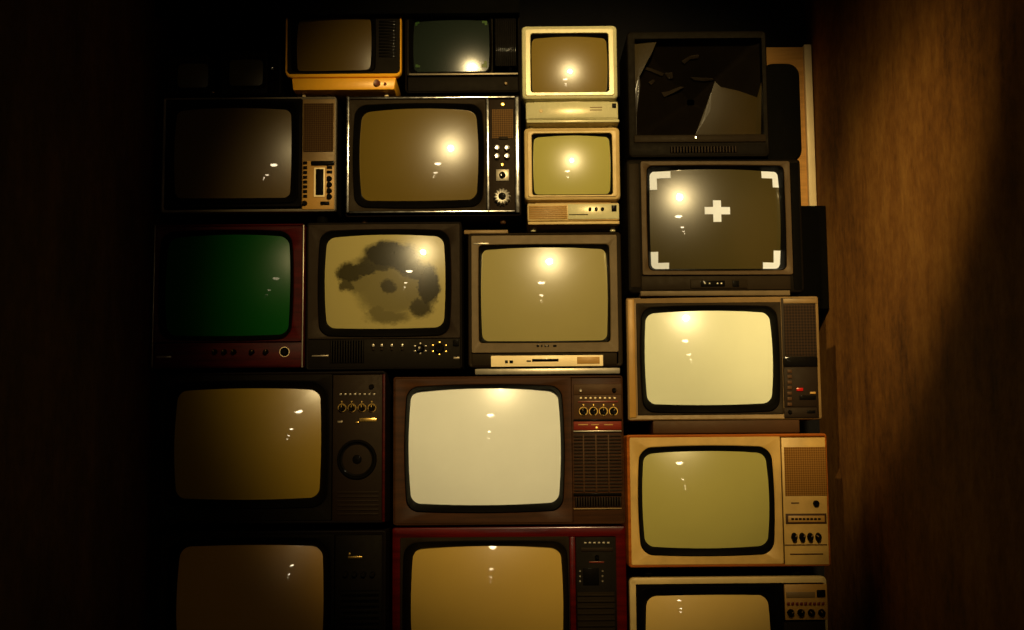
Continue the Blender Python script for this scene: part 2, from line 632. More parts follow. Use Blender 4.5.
M['plaster'] = plaster('brown_plaster', (74, 42, 10), (124, 78, 24), (152, 104, 40))
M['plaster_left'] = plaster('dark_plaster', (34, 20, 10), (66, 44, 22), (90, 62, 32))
M['backwall'] = plaster('black_painted_plaster', (6, 5, 5), (12, 10, 9), (18, 15, 12))
M['concrete'] = plaster('dark_concrete', (30, 26, 22), (48, 42, 36), (66, 58, 48))
structure('wall_right', (XR, XR + .15, YE, YB + .15, 0, ZC), M['plaster'])
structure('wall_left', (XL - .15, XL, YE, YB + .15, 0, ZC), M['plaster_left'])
structure('wall_back', (XL, XR, YB, YB + .15, 0, ZC), M['backwall'])
structure('wall_front', (XL - .15, XR + .15, YE - .15, YE, 0, ZC), M['plaster_left'])
structure('ceiling', (XL - .15, XR + .15, YE - .15, YB + .15, ZC, ZC + .15), M['backwall'])
structure('floor', (XL - .15, XR + .15, YE - .15, YB + .15, -.1, 0), M['concrete'])
ZB = P(512, 690, 0).z
BOT = 690
structure('trim_1', (XL + .003, XR - .003, -.03, YB - .003, 0, ZB - 0.0065), M['soot'])

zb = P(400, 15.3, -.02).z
structure('trim_2', (XL + .003, P(519.5, 15, -.02).x, -.035, -.008, zb, ZC - .003), M['soot'])  # beam added to black out the tops of the left-hand sets

# --------------------------------------------------------- bottom row sets
exec_sets = []

# lower left, cut off by the picture's lower edge
s = Set((158, 531, 386, BOT), 'dark wooden television at bottom left, small brass name plate beside its screen', yaw=-1.0)
s.case(M['dwood'], 0.012)
s.tube((174, 545, 323, 662), crt('screen_glass_bronze', (186, 141, 60)), 0.95, 0.03, 0.03)
s.surround((166, 538, 331, 670), M['gloss'], 0.025, .04)
s.mask((162, 535, 334, 686), (166, 538, 331, 670), M['black'], 0.025, .04)
s.box('control_panel', (335, 535, 382, 686), 0.002, M['black'])
s.box('name_plate', (348.5, 556, 362.5, 558), 0.0045, M['gold'], .0005)
s.box('button', (349, 552.6, 350.6, 555), 0.005, M['gold'], .0005)
s.slats('speaker_grille', (341, 590, 379, 676), 0.006, M['black'], 15)
for i in range(4):
    s.knob('knob', 346 + i * 9, 574, 2.6, M['black'], .012, .002, mark=M['dbrown'])
exec_sets.append(s)

# red lacquered set, bottom centre
s = Set((392, 527, 627, BOT), 'glossy red wooden television at bottom centre under the white-screened set')
s.case(M['redw'], 0.026, r=.006, inner=(400, 537, 617, 682))
s.tube((410, 546, 564, 668), crt('screen_glass_amber', (180, 146, 66)), 0.95, 0.03, 0.03)
s.surround((402.5, 541, 569, 676), M['gloss'], 0.02, .035)
s.mask((400, 537, 570, 682), (402.5, 541, 569, 676), M['char'], 0.02, .035)
s.box('divider', (570.3, 537, 576, 682), 0.004, M['redw'])
s.box('control_panel', (576.5, 537, 617, 682), 0.001, M['black'])
for i in range(6):
    s.box('button', (584 + i * 4.6, 542, 586.4 + i * 4.6, 543.6), .004, M['silver'], .0004)
s.box('tuning_scale', (581, 547.5, 613, 551.5), .003, M['dbrown'])
s.knob('knob', 597, 557, 2.0, M['gloss'], .012, .001)
s.box('indicator', (589, 561.3, 604, 562.8), .003, M['dred'], .0004)
for i in range(3):
    s.knob('button', 580, 571 + i * 5, 0.9, M['silver'], .005, .001)
    s.knob('button', 602.5, 571 + i * 5, 0.9, M['steel'], .005, .001)
s.box('control_flap', (583, 568, 599, 585), .004, M['gloss'])
s.slats('speaker_grille', (578, 592, 615, 678), .006, M['char'], 14, duty=.3)

# cream rimmed set, bottom right
s = Set((630, 577, 829, BOT), 'cream rimmed television at bottom right, row of dark red buttons over four knobs', yaw=1.2)
s.case(M['beige2'], 0.016, body=M['dbrown'], r=.014, inner=(636.5, 583.5, 826.5, 685))
s.tube((646, 595, 772, 682), crt('screen_glass_dull_beige', (208, 172, 92)), 0.85, 0.03, 0.026)
s.surround((639, 586, 782, 684), M['gloss'], 0.015, .025)
s.mask((636.5, 583.5, 784.5, 685), (639, 586, 782, 684), M['gloss'], 0.015, .025)
s.box('control_panel', (785, 584.5, 828, 620), .001, M['tan'])
s.box('display_window', (786.5, 592, 815.5, 598), .0028, M['tan2'])
s.box('power_switch', (817, 590, 825.5, 597), .007, M['gloss'])
for i in range(9):
    s.box('button', (787 + i * 4.35, 602.2, 789.9 + i * 4.35, 605.2), .005, M['dred'], .0006)
for i in range(4):
    s.knob('knob', 790.8 + i * 10.4, 613, 3.3, M['gloss'], .014, .001, ring=M['tan'], mark=M['tan2'], rw=1.4)
s.slats('speaker_grille', (785, 622, 827, 684), .003, M['dbrown'], 26, vert=True)

# ------------------------------------------------------------------ row four
s = Set((158, 372, 386, 524), 'dark wooden television at left with a round loudspeaker below four ringed knobs', yaw=-2.0)
s.case(M['dwood'], 0.008)
s.tube((171, 388, 320.5, 500), crt('screen_glass_olive', (142, 114, 34)), 0.9, 0.03, 0.026)
s.surround((163, 381, 329, 509), M['gloss'], 0.025, .04)
s.mask((160.5, 375, 332, 521), (163, 381, 329, 509), M['black'], 0.025, .04)
s.box('control_panel', (333, 375, 382.5, 521), .001, M['dbrown'])
s.box('side_strip', (383, 374.5, 385.5, 521.5), .004, M['mahog'])
s.knob('button', 372, 387, 2.6, M['gloss'], .006, .001)
for i in range(8):
    s.box('button', (340 + i * 4.8, 393.6, 342.0 + i * 4.8, 395.4), .004, M['silver'], .0004)
for i in range(4):
    s.knob('knob', 342.5 + i * 10, 408, 3.0, M['gloss'], .014, .001, ring=M['gold'], mark=M['gold'], ang=PI / 2)
    s.knob('indicator', 342.5 + i * 10, 401.8, 0.9, M['gold'], .004, .001)
s.box('name_plate', (360, 418.2, 377, 421.6), .0035, M['gold'], .0006)
s.box('plate_strip', (338, 421, 343, 423), .003, M['steel'], .0006)
s.box('plate_strip', (356, 421.8, 359.5, 423), .003, M['gold'], .0006)
cx, cz = s.pt(357.5, 459.5)
r = 19.5 * .00283
bm = bmesh.new()
bm_lathe(bm, cx, cz, [(r, .004), (r, -.004), (r * .96, -.007), (r * .88, -.007), (r * .84, -.002), (r * .5, .0015), (r * .28, .002), (r * .2, -.003), (r * .05, -.0045)], 40)
mesh_obj('loudspeaker', bm, M['gloss'], s.root)
s.slats('vent', (338, 490, 379, 516), .003, M['dbrown'], 6, duty=.4)

# the white-screened set in the centre
s = Set((393, 376, 624, 525), 'brown wooden television with the brightest, nearly white screen, above the glossy red set')
s.case(M['walnut'], 0.006)
s.tube((407.5, 388, 561.5, 505.5), crt('screen_glass_white', (232, 233, 222)), 0.9, 0.035, 0.026)
s.surround((404.3, 384.3, 564.8, 513), M['gloss'], 0.035, .032)
s.mask((395, 378, 572, 523), (404.3, 384.3, 564.8, 513), M['walnut'], 0.035, .032)
s.box('side_panel', (572.3, 378, 622, 523), .0, M['walnut'])
s.box('control_panel', (573.5, 384, 621.5, 419), .003, M['brown'])
s.box('control_header', (573.5, 384.3, 621.5, 394.8), .005, M['brown'])
s.knob('button', 580.5, 390.5, 1.5, M['silver'], .006, .005)
s.knob('button', 614, 390.3, 2.2, M['gloss'], .008, .005)
for i in range(8):
    s.box('button', (579.8 + i * 4.8, 397.2, 581.8 + i * 4.8, 398.8), .0055, M['cream'], .0004)
s.box('scale_strip', (578, 401, 618, 402.6), .0042, M['dred'], .0004)
for i in range(4):
    s.knob('knob', 583.3 + i * 10, 411.3, 3.1, M['gloss'], .014, .003, ring=M['gold'], mark=M['tan2'])
    s.knob('indicator', 583.3 + i * 10, 404.6, 0.9, M['gold'], .004, .003)
s.box('trim_line', (573.5, 419.6, 621.5, 421), .006, M['gloss'], .0005)
s.box('tuning_scale', (573.5, 421.4, 621.5, 430), .003, M['red'])
for a, b in ((578, 588), (591, 599), (604, 613)):
    s.box('scale_mark', (a, 424.2, b, 425.2), .0038, M['tan'], .0003)
s.box('scale_pointer', (595.5, 427, 598, 429.5), .006, M['gold'], .0005)
s.box('trim_line', (573.5, 430.6, 621.5, 431.9), .006, M['silver'], .0005)
s.slats('speaker_grille', (574, 434.5, 621.5, 492), .003, M['dbrown'], 17, duty=.5)
for x in (583, 595.5, 608):
    s.box('grille_rib', (x, 434.5, x + 1.3, 492), .0045, M['brown'], .0004)
s.box('trim_line', (573.5, 493, 621.5, 495.6), .005, M['gloss'], .0005)
s.slats('lower_vent', (575, 497, 621.5, 507), .004, M['dbrown'], 18, vert=True)
s.box('trim_line', (573.5, 508, 621.5, 509.2), .005, M['tan2'], .0005)

# ---------------------------------------------------------- right-hand column
s = Set((627.5, 434, 829, 567), 'beige television in thin teak case, olive screen, four black knobs on right panel', yaw=0.1)
s.case(M['teak'], 0.007, inner=(630.5, 437, 827, 564.5))
s.tube((642.5, 451, 770.5, 548.5), crt('screen_glass_green_grey', (164, 154, 82)), 0.82, 0.04, 0.025)
s.surround((638, 445.5, 774.5, 556), M['gloss'], 0.035, .035)
s.mask((630.5, 437, 782, 564.5), (638, 445.5, 774.5, 556), M['ochre'], 0.035, .035)
s.box('side_panel', (783, 437.5, 827, 564.5), .0015, M['ochre'])
s.box('speaker_grille', (784.5, 447, 826.5, 496), .0026, M['cloth2'])
s.box('name_plate', (791, 502.4, 799, 503.6), .003, M['brown'], .0003)
s.knob('knob', 816, 503.5, 3.0, M['gloss'], .01, .0015)
s.box('tuning_scale', (785.5, 513.5, 826.5, 524), .003, M['brown'])
s.box('scale_window', (788, 515.6, 824.5, 522), .004, M['tan'])
for i in range(8):
    s.box('scale_mark', (791 + i * 3.8, 518, 793.8 + i * 3.8, 520), .0048, M['gloss'], .0003)
for i in range(4):
    s.knob('knob', 794 + i * 8, 537, 4.1, M['gloss'], .016, .0015, sx=.68, mark=M['tan2'])
s.box('trim_line', (784.5, 544.3, 827, 545.4), .003, M['brown'], .0003)
s.box('lettering_strip', (790, 553.4, 823, 554.8), .0024, M['brown'], .0003)
s.feet((650, 800), 567, 576.6, 6, M['soot'])

s = Set((627, 297, 820, 420), 'television with pale yellow screen and red pilot light, under the set with white cross', yaw=-.6)
s.case(M['tan2'], 0.02, body=M['dbrown'], r=.006, inner=(637, 302.5, 782.3, 415), cover=True)
s.tube((645, 310.5, 774, 405), crt('screen_glass_pale_yellow', (229, 230, 195)), 0.82, 0.035, 0.024)
s.surround((640.5, 305.5, 779.5, 413), M['gloss'], 0.03, .03)
s.mask((637.2, 302.7, 782, 414.8), (640.5, 305.5, 779.5, 413), M['char'], 0.03, .03)
s.box('rim_strip', (628.3, 299, 635.5, 418), .004, M['tan'], .003)
s.box('side_panel', (782.6, 298, 817, 418.5), .001, M['dbrown'])
s.box('panel_header', (783, 298.5, 816.5, 303.5), .003, M['tan2'])
s.box('speaker_grille', (784, 305, 816, 356), .003, M['cloth3'])
s.box('trim_band', (783, 357, 817, 366.5), .005, M['gloss'])
s.box('control_panel', (784, 367.5, 817, 406.5), .003, M['dbrown'])
for i in range(7):
    s.box('button', (787, 369.8 + i * 5.5, 791.4, 373 + i * 5.5), .006, M['brown'], .0006)
s.box('pilot_light', (796, 388, 802.5, 391.2), .007, M['led'], .001)
s.box('slider', (809.5, 392, 815, 394), .007, M['tan'], .0006)
s.box('slot', (799, 395.5, 815.5, 400), .0045, M['gloss'])
s.box('lower_panel', (784, 408, 817, 417.5), .003, M['dbrown'])
s.knob('knob', 789.5, 412, 1.9, M['gloss'], .008, .003)
s.box('slot', (806.5, 410.5, 815, 413.5), .0045, M['gloss'])
s.box('swivel_base', (653, 420, 800, 433.3), -.004, M['brown'], .004, back=.24)

s = Set((627, 159, 803, 293), 'charcoal television whose screen carries a white cross and four white corner marks', yaw=1.6)
s.case(M['coal'], 0.03, r=.012, bev=.006, inner=(641, 164, 791, 273))
s.tube((650, 168.5, 783, 268.5), crt('screen_glass_dark_olive', (63, 54, 23)), 0.85, 0.02, 0.014, proud=.002, apex=(-3, -6))
s.surround((646.5, 165.5, 786, 271), M['gloss'], 0.01, .015, d=.002)
s.mask((641, 161.5, 791.5, 275), (646.5, 165.5, 786, 271), M['umber'], 0.01, .015, ro=.006, d=.006)
s.box('side_cheek', (629, 164, 640, 288), .002, M['char'], .004)
s.box('side_cheek', (792.2, 162, 801, 290), .002, M['soot'], .004)
s.box('lower_panel', (641, 276, 791, 290), .003, M['char'], .002)
s.box('control_tray', (690, 279.5, 747, 288.5), .007, M['char'], .002)
s.box('control_flap', (700, 281, 724.5, 287), .009, M['gloss'], .001)
for x in (704.5, 709, 717, 721):
    s.box('button', (x - .8, 283.2, x + .8, 284.6), .0105, M['silver'], .0003)
s.box('power_button', (732, 281, 738.5, 287), .01, M['gloss'], .001)
s.box('base_strip', (640, 291, 790, 296), .008, M['grey'], .002, back=.24)
w_ = 7
s.on_glass('corner_mark', [(650.5, 170.5, 671, 177.5), (650.5, 177.5, 657.5, 189)], M['white'])
s.on_glass('corner_mark', [(763, 169.5, 782, 176.5), (774.5, 176.5, 782, 185.5)], M['white'])
s.on_glass('corner_mark', [(651, 251, 659, 262), (651, 262, 670, 268.6)], M['white'])
s.on_glass('corner_mark', [(776, 249, 783.5, 261), (765, 261, 783.5, 267.6)], M['white'])
s.on_glass('cross_mark', [(704.5, 207.2, 713, 214.4), (713, 200.5, 721, 222), (721, 207.2, 730, 214.4)], M['white'])

# broken set
s = Set((628, 31, 768, 157), 'black television with smashed picture tube, two shards of glass left in its frame')
s.case(M['coal'], 0.02, r=.012, inner=(635.5, 38, 763, 134.5), lip=.2)
s.scr = (*s.R((634, 36, 764, 136)), 0.8, -.002)
x0, z0, x1, z1 = s.R((634, 36, 764, 136))
fx, fz = (x0 + x1) / 2, (z0 + z1) / 2
FD = .15
bm = bmesh.new()
fl = []
for q_ in (1, .8, .6, .4, .2, .06):
    fl.append((loop(fx + (x0 - fx) * q_, fz + (z0 - fz) * q_, fx + (x1 - fx) * q_, fz + (z1 - fz) * q_, .02 * q_ + .004), .035 + (1 - q_) * FD))
fl.append((fl[-1][0], fl[-1][1] + .09))
loft(bm, fl, cap1=True)
mesh_obj('tube_funnel', bm, M['funnel'], s.root)


def splinter(pts, th=.012):
    """a sliver of glass lying on the inside of the funnel"""
    f3 = []
    for px, py in pts:
        y = .1
        for _ in range(6):
            p = P(px, py, s.yf + y)
            x_, z_ = p.x - s.ox, p.z - s.oz
            q_ = max(abs((x_ - fx) / (x1 - fx)), abs((z_ - fz) / (z1 - fz)))
            y = .035 + (1 - min(q_, 1)) * FD
        f3.append((x_, y, z_))
    bm = bmesh.new()
    f = bm.faces.new([bm.verts.new((a_, b_ + .004, c_)) for a_, b_, c_ in f3])
    g = bmesh.ops.extrude_face_region(bm, geom=[f])
    for v in [q_ for q_ in g['geom'] if isinstance(q_, bmesh.types.BMVert)]:
        v.co.y -= th
    bmesh.ops.bevel(bm, geom=bm.edges[:], offset=.0008, segments=1, affect='EDGES')
    mesh_obj('glass_splinter', bm, M['shard_dark'], s.root)


M['shard'] = crt('broken_glass', (47, 36, 8))
M['shard_dark'] = crt('dark_broken_glass', (40, 32, 22))


def shard(pts, mat, name='glass_shard', tilt=0.0, th=.006):
    """one jagged piece of the tube's curved face, with its own thickness"""
    pp = [s.pt(*q) for q in pts]
    bm = bmesh.new()
    f = bm.faces.new([bm.verts.new((x, 0, z)) for x, z in pp])
    bmesh.ops.triangulate(bm, faces=[f])
    bmesh.ops.subdivide_edges(bm, edges=bm.edges[:], cuts=3, use_grid_fill=True)
    zc = sum(q[1] for q in pp) / len(pp)
    for v in bm.verts:
        v.co.y = s.sd(v.co.x, v.co.z) + tilt * (v.co.z - zc)
    g = bmesh.ops.extrude_face_region(bm, geom=bm.faces[:])
    for v in [q for q in g['geom'] if isinstance(q, bmesh.types.BMVert)]:
        v.co.y += th
    return mesh_obj(name, bm, mat, s.root)


shard([(635, 39), (657.5, 39), (653, 50), (647, 61), (640, 66), (637.5, 80), (635, 88)], M['shard'])
shard([(715, 81), (721, 86.5), (740, 90), (758.5, 95.5), (763, 79), (763, 134), (696, 134), (704, 121), (710.5, 110), (711.5, 92)], M['shard'])
shard([(635.5, 90), (640, 70), (641, 84), (637.5, 112), (638, 134), (635.5, 134)], M['shard_dark'])
for q, t in (([(640, 66), (651, 69), (664, 74), (662, 77), (650, 72), (641, 69)], .5), ([(681, 62), (690, 56.5), (699, 55.5), (698, 59), (690, 60), (684, 65)], -.4),
             ([(664, 74), (672, 73), (673, 79), (668, 80)], .3), ([(648, 83), (653, 80), (655, 82), (651, 86)], .3), ([(661, 93), (668, 92), (680, 87), (684, 88), (672, 94), (664, 98)], .5),
             ([(690, 78), (712, 79), (714, 81), (704, 82), (694, 81)], .2)):
    splinter(q)
s.box('lower_bezel', (634, 135, 766, 142.5), .004, M['char'], .003)
s.knob('pilot_light', 695, 138, 1.5, M['chrome'], .006, .004)
s.box('control_panel', (631, 144.5, 765, 155), .001, M['black'])
s.slats('speaker_grille', (670, 146.5, 737, 153), .005, M['dbrown'], 22, vert=True)
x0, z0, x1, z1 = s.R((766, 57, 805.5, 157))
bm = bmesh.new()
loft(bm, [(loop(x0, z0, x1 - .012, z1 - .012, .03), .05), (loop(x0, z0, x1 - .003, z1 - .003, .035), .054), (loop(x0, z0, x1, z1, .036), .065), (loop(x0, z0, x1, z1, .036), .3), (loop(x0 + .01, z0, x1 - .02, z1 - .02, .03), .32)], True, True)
mesh_obj('shadow_shell', bm, M['soot'], s.root)  # dark rounded shape added in place of this set's shadow on the board

# ----------------------------------------------------------------- row three
s = Set((153, 224, 304, 368), 'red wooden television with a dark green screen and one silver ringed knob')
s.case(M['mahog'], 0.006)
s.tube((163, 234, 290, 336), crt('screen_glass_green', (5, 66, 11), .3, .1, .1), 0.8, 0.035, 0.026, apex=(10, 0))
s.surround((158.5, 230, 293.5, 341), M['gloss'], 0.035, .035)
s.mask((155, 226.5, 302, 341.8), (158.5, 230, 293.5, 341), M['mahog'], 0.035, .035)
s.box('edge_trim', (153.3, 225, 154.2, 367.5), .003, M['silver'], .0004)
s.box('edge_trim', (302.4, 225, 303.5, 367.5), .003, M['silver'], .0004)
s.box('control_panel', (155, 343, 302, 366.5), .002, M['mahog'])
s.knob('knob', 284.6, 352, 2.7, M['gloss'], .012, .002, ring=M['cream'], rw=1.9)
for x in (215, 224.5, 234, 252, 266):
    s.knob('knob', x, 352, 2.6, M['gloss'], .012, .002, mark=M['tan2'])
s.box('name_plate', (156.5, 356, 171.5, 358), .0035, M['steel'], .0004)

s = Set((306, 222, 462, 369.5), 'black television showing a dark eye-shaped picture, red wooden set to its left')
s.case(M['black'], 0.008)
s.tube((323.5, 234.5, 445.5, 328.5), eye_crt('screen_glass_with_eye', (152, 138, 82)), 0.78, 0.035, 0.024, apex=(7, -5))
s.surround((318, 229.5, 451, 337), M['gloss'], 0.03, .032)
s.mask((308, 224, 460, 338.5), (318, 229.5, 451, 337), M['dbrown'], 0.03, .032)
s.box('control_panel', (308, 339, 460, 367.5), .001, M['black'])
s.slats('speaker_grille', (330, 340.5, 364, 363), .005, M['black'], 13, vert=True)
s.box('name_plate', (312, 355.2, 328.5, 356.6), .003, M['steel'], .0004)
for i, x in enumerate((373.5, 382, 392, 402.5)):
    k = s.box('slider', (x - 1, 344.5, x + 1, 350.5), .006, M['dbrown'], .0006)
    s.box('slider_cap', (x - 1.1, 344.3, x + 1.1, 347), .011, M['silver'], .0006, parent=k)
for cx_, r_, mt in ((420.3, 6.2, 'silver'), (439.3, 7.6, 'gold')):
    k = s.knob('dial', cx_, 348.5, r_ * .6, M['gloss'], .014, .001)
    for j in range(6):
        a = 2 * PI * (j + .5) / 6
        s.box('dial_mark', (cx_ + r_ * math.cos(a) - 1.0, 348.5 + r_ * math.sin(a) * .8 - .7, cx_ + r_ * math.cos(a) + 1.0, 348.5 + r_ * math.sin(a) * .8 + .7), .0035, M[mt], .0004, parent=k)
    s.knob('dial_cap', cx_ - .5, 348, 1.2, M[mt] if mt == 'silver' else M['gloss'], .004, .014, parent=k)
s.box('button', (453, 339.8, 459, 346), .006, M['gloss'], .001)
s.box('button', (453.5, 357, 459.5, 359), .004, M['steel'], .0005)

s = Set((468, 232.5, 622, 367), 'grey television with a pale strip of label under the screen, below the two beige monitors')
s.case(M['char'], 0.011, r=.01, inner=(471.5, 235.5, 617.5, 364))
s.tube((480.5, 247, 608.5, 341), crt('screen_glass_grey', (151, 138, 83)), 0.85, 0.02, 0.018, proud=.003, apex=(0, -4))
s.surround((478.5, 244.5, 610, 343), M['gloss'], 0.006, .01, d=.0)
s.mask((471.5, 235.5, 617.5, 352.5), (478.5, 244.5, 610, 343), M['grey'], 0.006, .01, d=.006)
s.box('name_strip', (473.5, 243.3, 489, 244.8), .0075, M['silver'], .0004)
for a, b in ((536.5, 539), (541, 542.5), (544.5, 546), (547.5, 548.8), (553, 556.5)):
    s.box('lettering_mark', (a, 345, b, 347.2), .0072, M['gloss'], .0003)
s.box('lower_panel', (472, 353.3, 617, 365.5), .003, M['char'], .002)
k = s.box('label_strip', (491, 355.5, 603, 366.5), .0045, M['cream'], .001)
s.box('label_mark', (505, 360.5, 508, 363.5), .0052, M['gloss'], .0003, parent=k)
s.box('label_mark', (509.5, 360.5, 513, 363.5), .0052, M['gloss'], .0003, parent=k)
s.box('label_mark', (526.5, 360.5, 531, 362), .0052, M['char'], .0003, parent=k)
s.box('label_mark', (532, 359, 558.5, 361.8), .0052, M['gloss'], .0003, parent=k)
s.box('label_window', (577, 357, 599.5, 364), .0052, M['tan'], .0003, parent=k)
s.box('swivel_base', (475, 368.3, 620, 374.2), .002, M['silver'], .002, back=.22)
s.box('neck', (500, 366, 595, 369.5), -.03, M['soot'], .002, back=.2)

# ------------------------------------------------------------------- row two
s = Set((162, 97, 336, 212), 'dim silver television at left with column of black buttons beside a dark slot')
s.case(M['steel'], 0.008, body=M['black'])
s.tube((173, 107.5, 291, 198), crt('screen_glass_umber', (88, 70, 36), .3, .2, .8), 0.85, 0.025, 0.018)
s.surround((167, 102, 298, 204), M['gloss'], 0.012, .02)
s.mask((165, 99, 301.5, 207), (167, 102, 298, 204), M['gloss'], 0.012, .02)
s.box('side_panel', (302, 99, 335, 210), .001, M['tan2'], .003)
s.box('speaker_grille', (303.5, 103.5, 333.5, 152), .003, M['cloth'])
s.box('control_panel', (302.5, 161, 334.5, 209.5), .0025, M['tan'], .002)
for i in range(8):
    s.box('button', (303.4, 161.9 + i * 4.75, 307.4, 164.6 + i * 4.75), .007, M['gloss'], .0006)
s.box('display_hood', (311.5, 161.5, 334.5, 165.5), .009, M['gloss'], .001)
k = s.box('slot_frame', (314.2, 168, 325, 197.2), .006, M['cream'], .001)
s.box('slot', (316, 169.4, 323.8, 195.6), .0072, M['gloss'], .0006, parent=k)
for i in range(2):
    s.box('button', (327, 166.4 + i * 4.6, 332.4, 169 + i * 4.6), .007, M['gloss'], .0006)
for i in range(4):
    s.knob('knob', 329.5, 179 + i * 6, 2.6, M['gloss'], .012, .0025)
s.knob('knob', 304.9, 203.5, 2.5, M['gloss'], .01, .0025)
s.box('power_switch', (320.6, 201.8, 329.6, 205.2), .006, M['gloss'], .001)
s.feet((185, 320), 212, 221.6, 6, M['soot'])

s = Set((345.5, 95.5, 521, 216.5), 'chrome framed television with a ribbed chrome dial low on its narrow control column')
s.case(M['dwood'], 0.004, depth=.28, d0=0.0)
s.tube((358.5, 108, 478.5, 200.5), crt('screen_glass_old_gold', (98, 79, 25)), 0.8, 0.04, 0.024, apex=(6, -2))
s.surround((353, 103.5, 484, 208.5), M['gloss'], 0.035, .032)
s.mask((349, 99.3, 486, 211), (353, 103.5, 484, 208.5), M['char'], 0.035, .032)
s.box('control_panel', (489.5, 99.3, 514.8, 211), .0005, M['dbrown'])
for nm, r_ in (('chrome_trim', (346.3, 97, 349.2, 213)), ('chrome_trim', (486.3, 99, 489.3, 211)), ('chrome_trim', (515, 97, 519.3, 213)), ('chrome_trim', (349.2, 97, 515, 99)), ('chrome_trim', (349.2, 211, 515, 213))):
    s.box(nm, r_, .006, M['chrome'], .0016)
s.knob('emblem', 502.5, 104.5, 2.2, M['gold'], .004, .001)
s.box('speaker_grille', (492, 109.5, 513, 138.5), .003, M['cloth4'])
s.box('emblem_bar', (499, 137, 508, 139.5), .005, M['char'], .0005)
for x in (497.3, 507.2):
    for y in (148.6, 156.8):
        s.knob('button', x, y, 2.9, M['chrome'], .016, .001)
s.knob('button', 502.5, 165, 1.6, M['gold'], .008, .001)
k = s.box('dial_plate', (496, 169.5, 509, 181), .004, M['silver'], .001)
s.knob('dial', 502.4, 175.3, 3.2, M['gloss'], .012, .004, parent=k)
k = s.knob('dial', 502.2, 197.5, 8.6, M['ribs'], .02, .001, ribs=14)
s.knob('dial_cap', 502.2, 197.5, 3.6, M['gloss'], .006, .0195, parent=k)
s.feet((363, 503), 216.5, 221.5, 3, M['brown'])

# brown shim that levels the chrome framed set
p0, p1 = P(464, 230.8, .02), P(508, 224.6, .02)
bm = bmesh.new()
bm_box(bm, -(p1.x - p0.x) / 2, (p1.x - p0.x) / 2, 0, .2, 0, .012, .002)
o = mesh_obj('wooden_shim', bm, M['tan2'])
o.location = ((p0.x + p1.x) / 2, .02, P(545, 232.5, 0).z + .0005)
tag(o, 'thin brown strip of wood wedged under right end of the chrome framed television', 'wood strip')


# -------------------------------------------------------- the two monitors
def monitor(head, hole, scr, base, plate, label, mat, glass, low):
    s = Set((head[0], head[1], head[2], low), label, name='computer_monitor', cat='monitor', yf=-.01)
    hx0, hy0, hx1, hy1 = head
    s.case(mat, 0.02, rect=head, r=.012, depth=.08, bev=.006, inner=(hx0 + 4, hy0 + 4, hx1 - 4, hy1 - 4), cover=False)
    x0, z0, x1, z1 = s.R(head)
    bm = bmesh.new()
    loft(bm, [(loop(x0 + .01, z0 + .01, x1 - .01, z1 - .01, .012), .08), (loop(x0 + .012, z0 + .012, x1 - .012, z1 - .015, .012), .2),
              (loop(x0 + .04, z0 + .02, x1 - .04, z1 - .05, .012), .33), (loop(x0 + .05, z0 + .03, x1 - .05, z1 - .06, .012), .335)], True, True)
    for i in range(7):
        bm_box(bm, x0 + .04, x1 - .04, .1 + i * .013, .106 + i * .013, z1 - .02, z1 - .009)
    mesh_obj('rear_cover', bm, mat, s.root)
    s.tube(scr, glass, .5, .03, .012, proud=.0)
    s.surround((hole[0] + .6, hole[1] + .6, hole[2] - .6, hole[3] - .6), M['gloss'], .004, .006, d=-.006)
    s.mask((hx0 + 3.6, hy0 + 3.6, hx1 - 3.6, hy1 - 3.2), hole, mat, .004, .008, d=.003, ro=.006)
    s.box('neck', (base[0] + 8, hy1 - 1, base[2] - 8, base[1] + 1.5), -.02, mat, .002, back=.2)
    s.box('base', base, -.002, mat, .004, back=.24)
    s.box('base_plate', plate, .002, mat, .002, back=.25)
    return s


s = monitor((524.3, 127.5, 620, 200), (531.8, 133.2, 612.5, 195.2), (533, 135, 611, 194), (527.3, 202.8, 619.3, 220.6), (528, 221.4, 619.6, 224.4),
            'lower of two stacked beige monitors, three small dark knobs on its base', M['beige2'], crt('monitor_glass', (166, 157, 79)), 229.5)
s.slats('vent', (529, 205.5, 567, 219), .0005, M['tan'], 7, duty=.75)
s.box('control_panel', (568, 204, 619, 219), .001, M['beige'], .001)
s.box('slot', (569, 214.2, 588, 215.2), .0016, M['dbrown'], .0003)
for x in (590, 596.2, 602.4):
    s.knob('knob', x, 209.2, 1.7, M['gloss'], .008, .001)
s.box('power_switch', (611.5, 205.5, 616.5, 211.5), .004, M['gloss'], .0008)
s.feet((533.5, 613.5), 224.2, 229.5, 3, M['beige'])

s = monitor((521.8, 25.6, 617.3, 98.8), (530.5, 33.2, 608.8, 92.4), (531, 36, 608, 92), (525.8, 101.6, 618.2, 119.2), (526.5, 119.7, 619.2, 122.6),
            'upper of two stacked beige monitors, brightly lit, with a tiny dark switch on its base', M['beige'], crt('monitor_glass_brown', (119, 97, 35)), 126.8)
s.box('control_panel', (528, 103.2, 617, 118), .0005, M['beige'], .001)
s.knob('emblem', 541, 111, 2.0, M['beige2'], .002, .0005)
for y in (107, 109.6):
    s.box('slot', (590, y, 602, y + .9), .0012, M['tan2'], .0003)
s.box('power_switch', (612, 103.8, 616, 108), .005, M['gloss'], .0008)
s.feet((532, 612), 122.4, 126.8, 3, M['beige'])

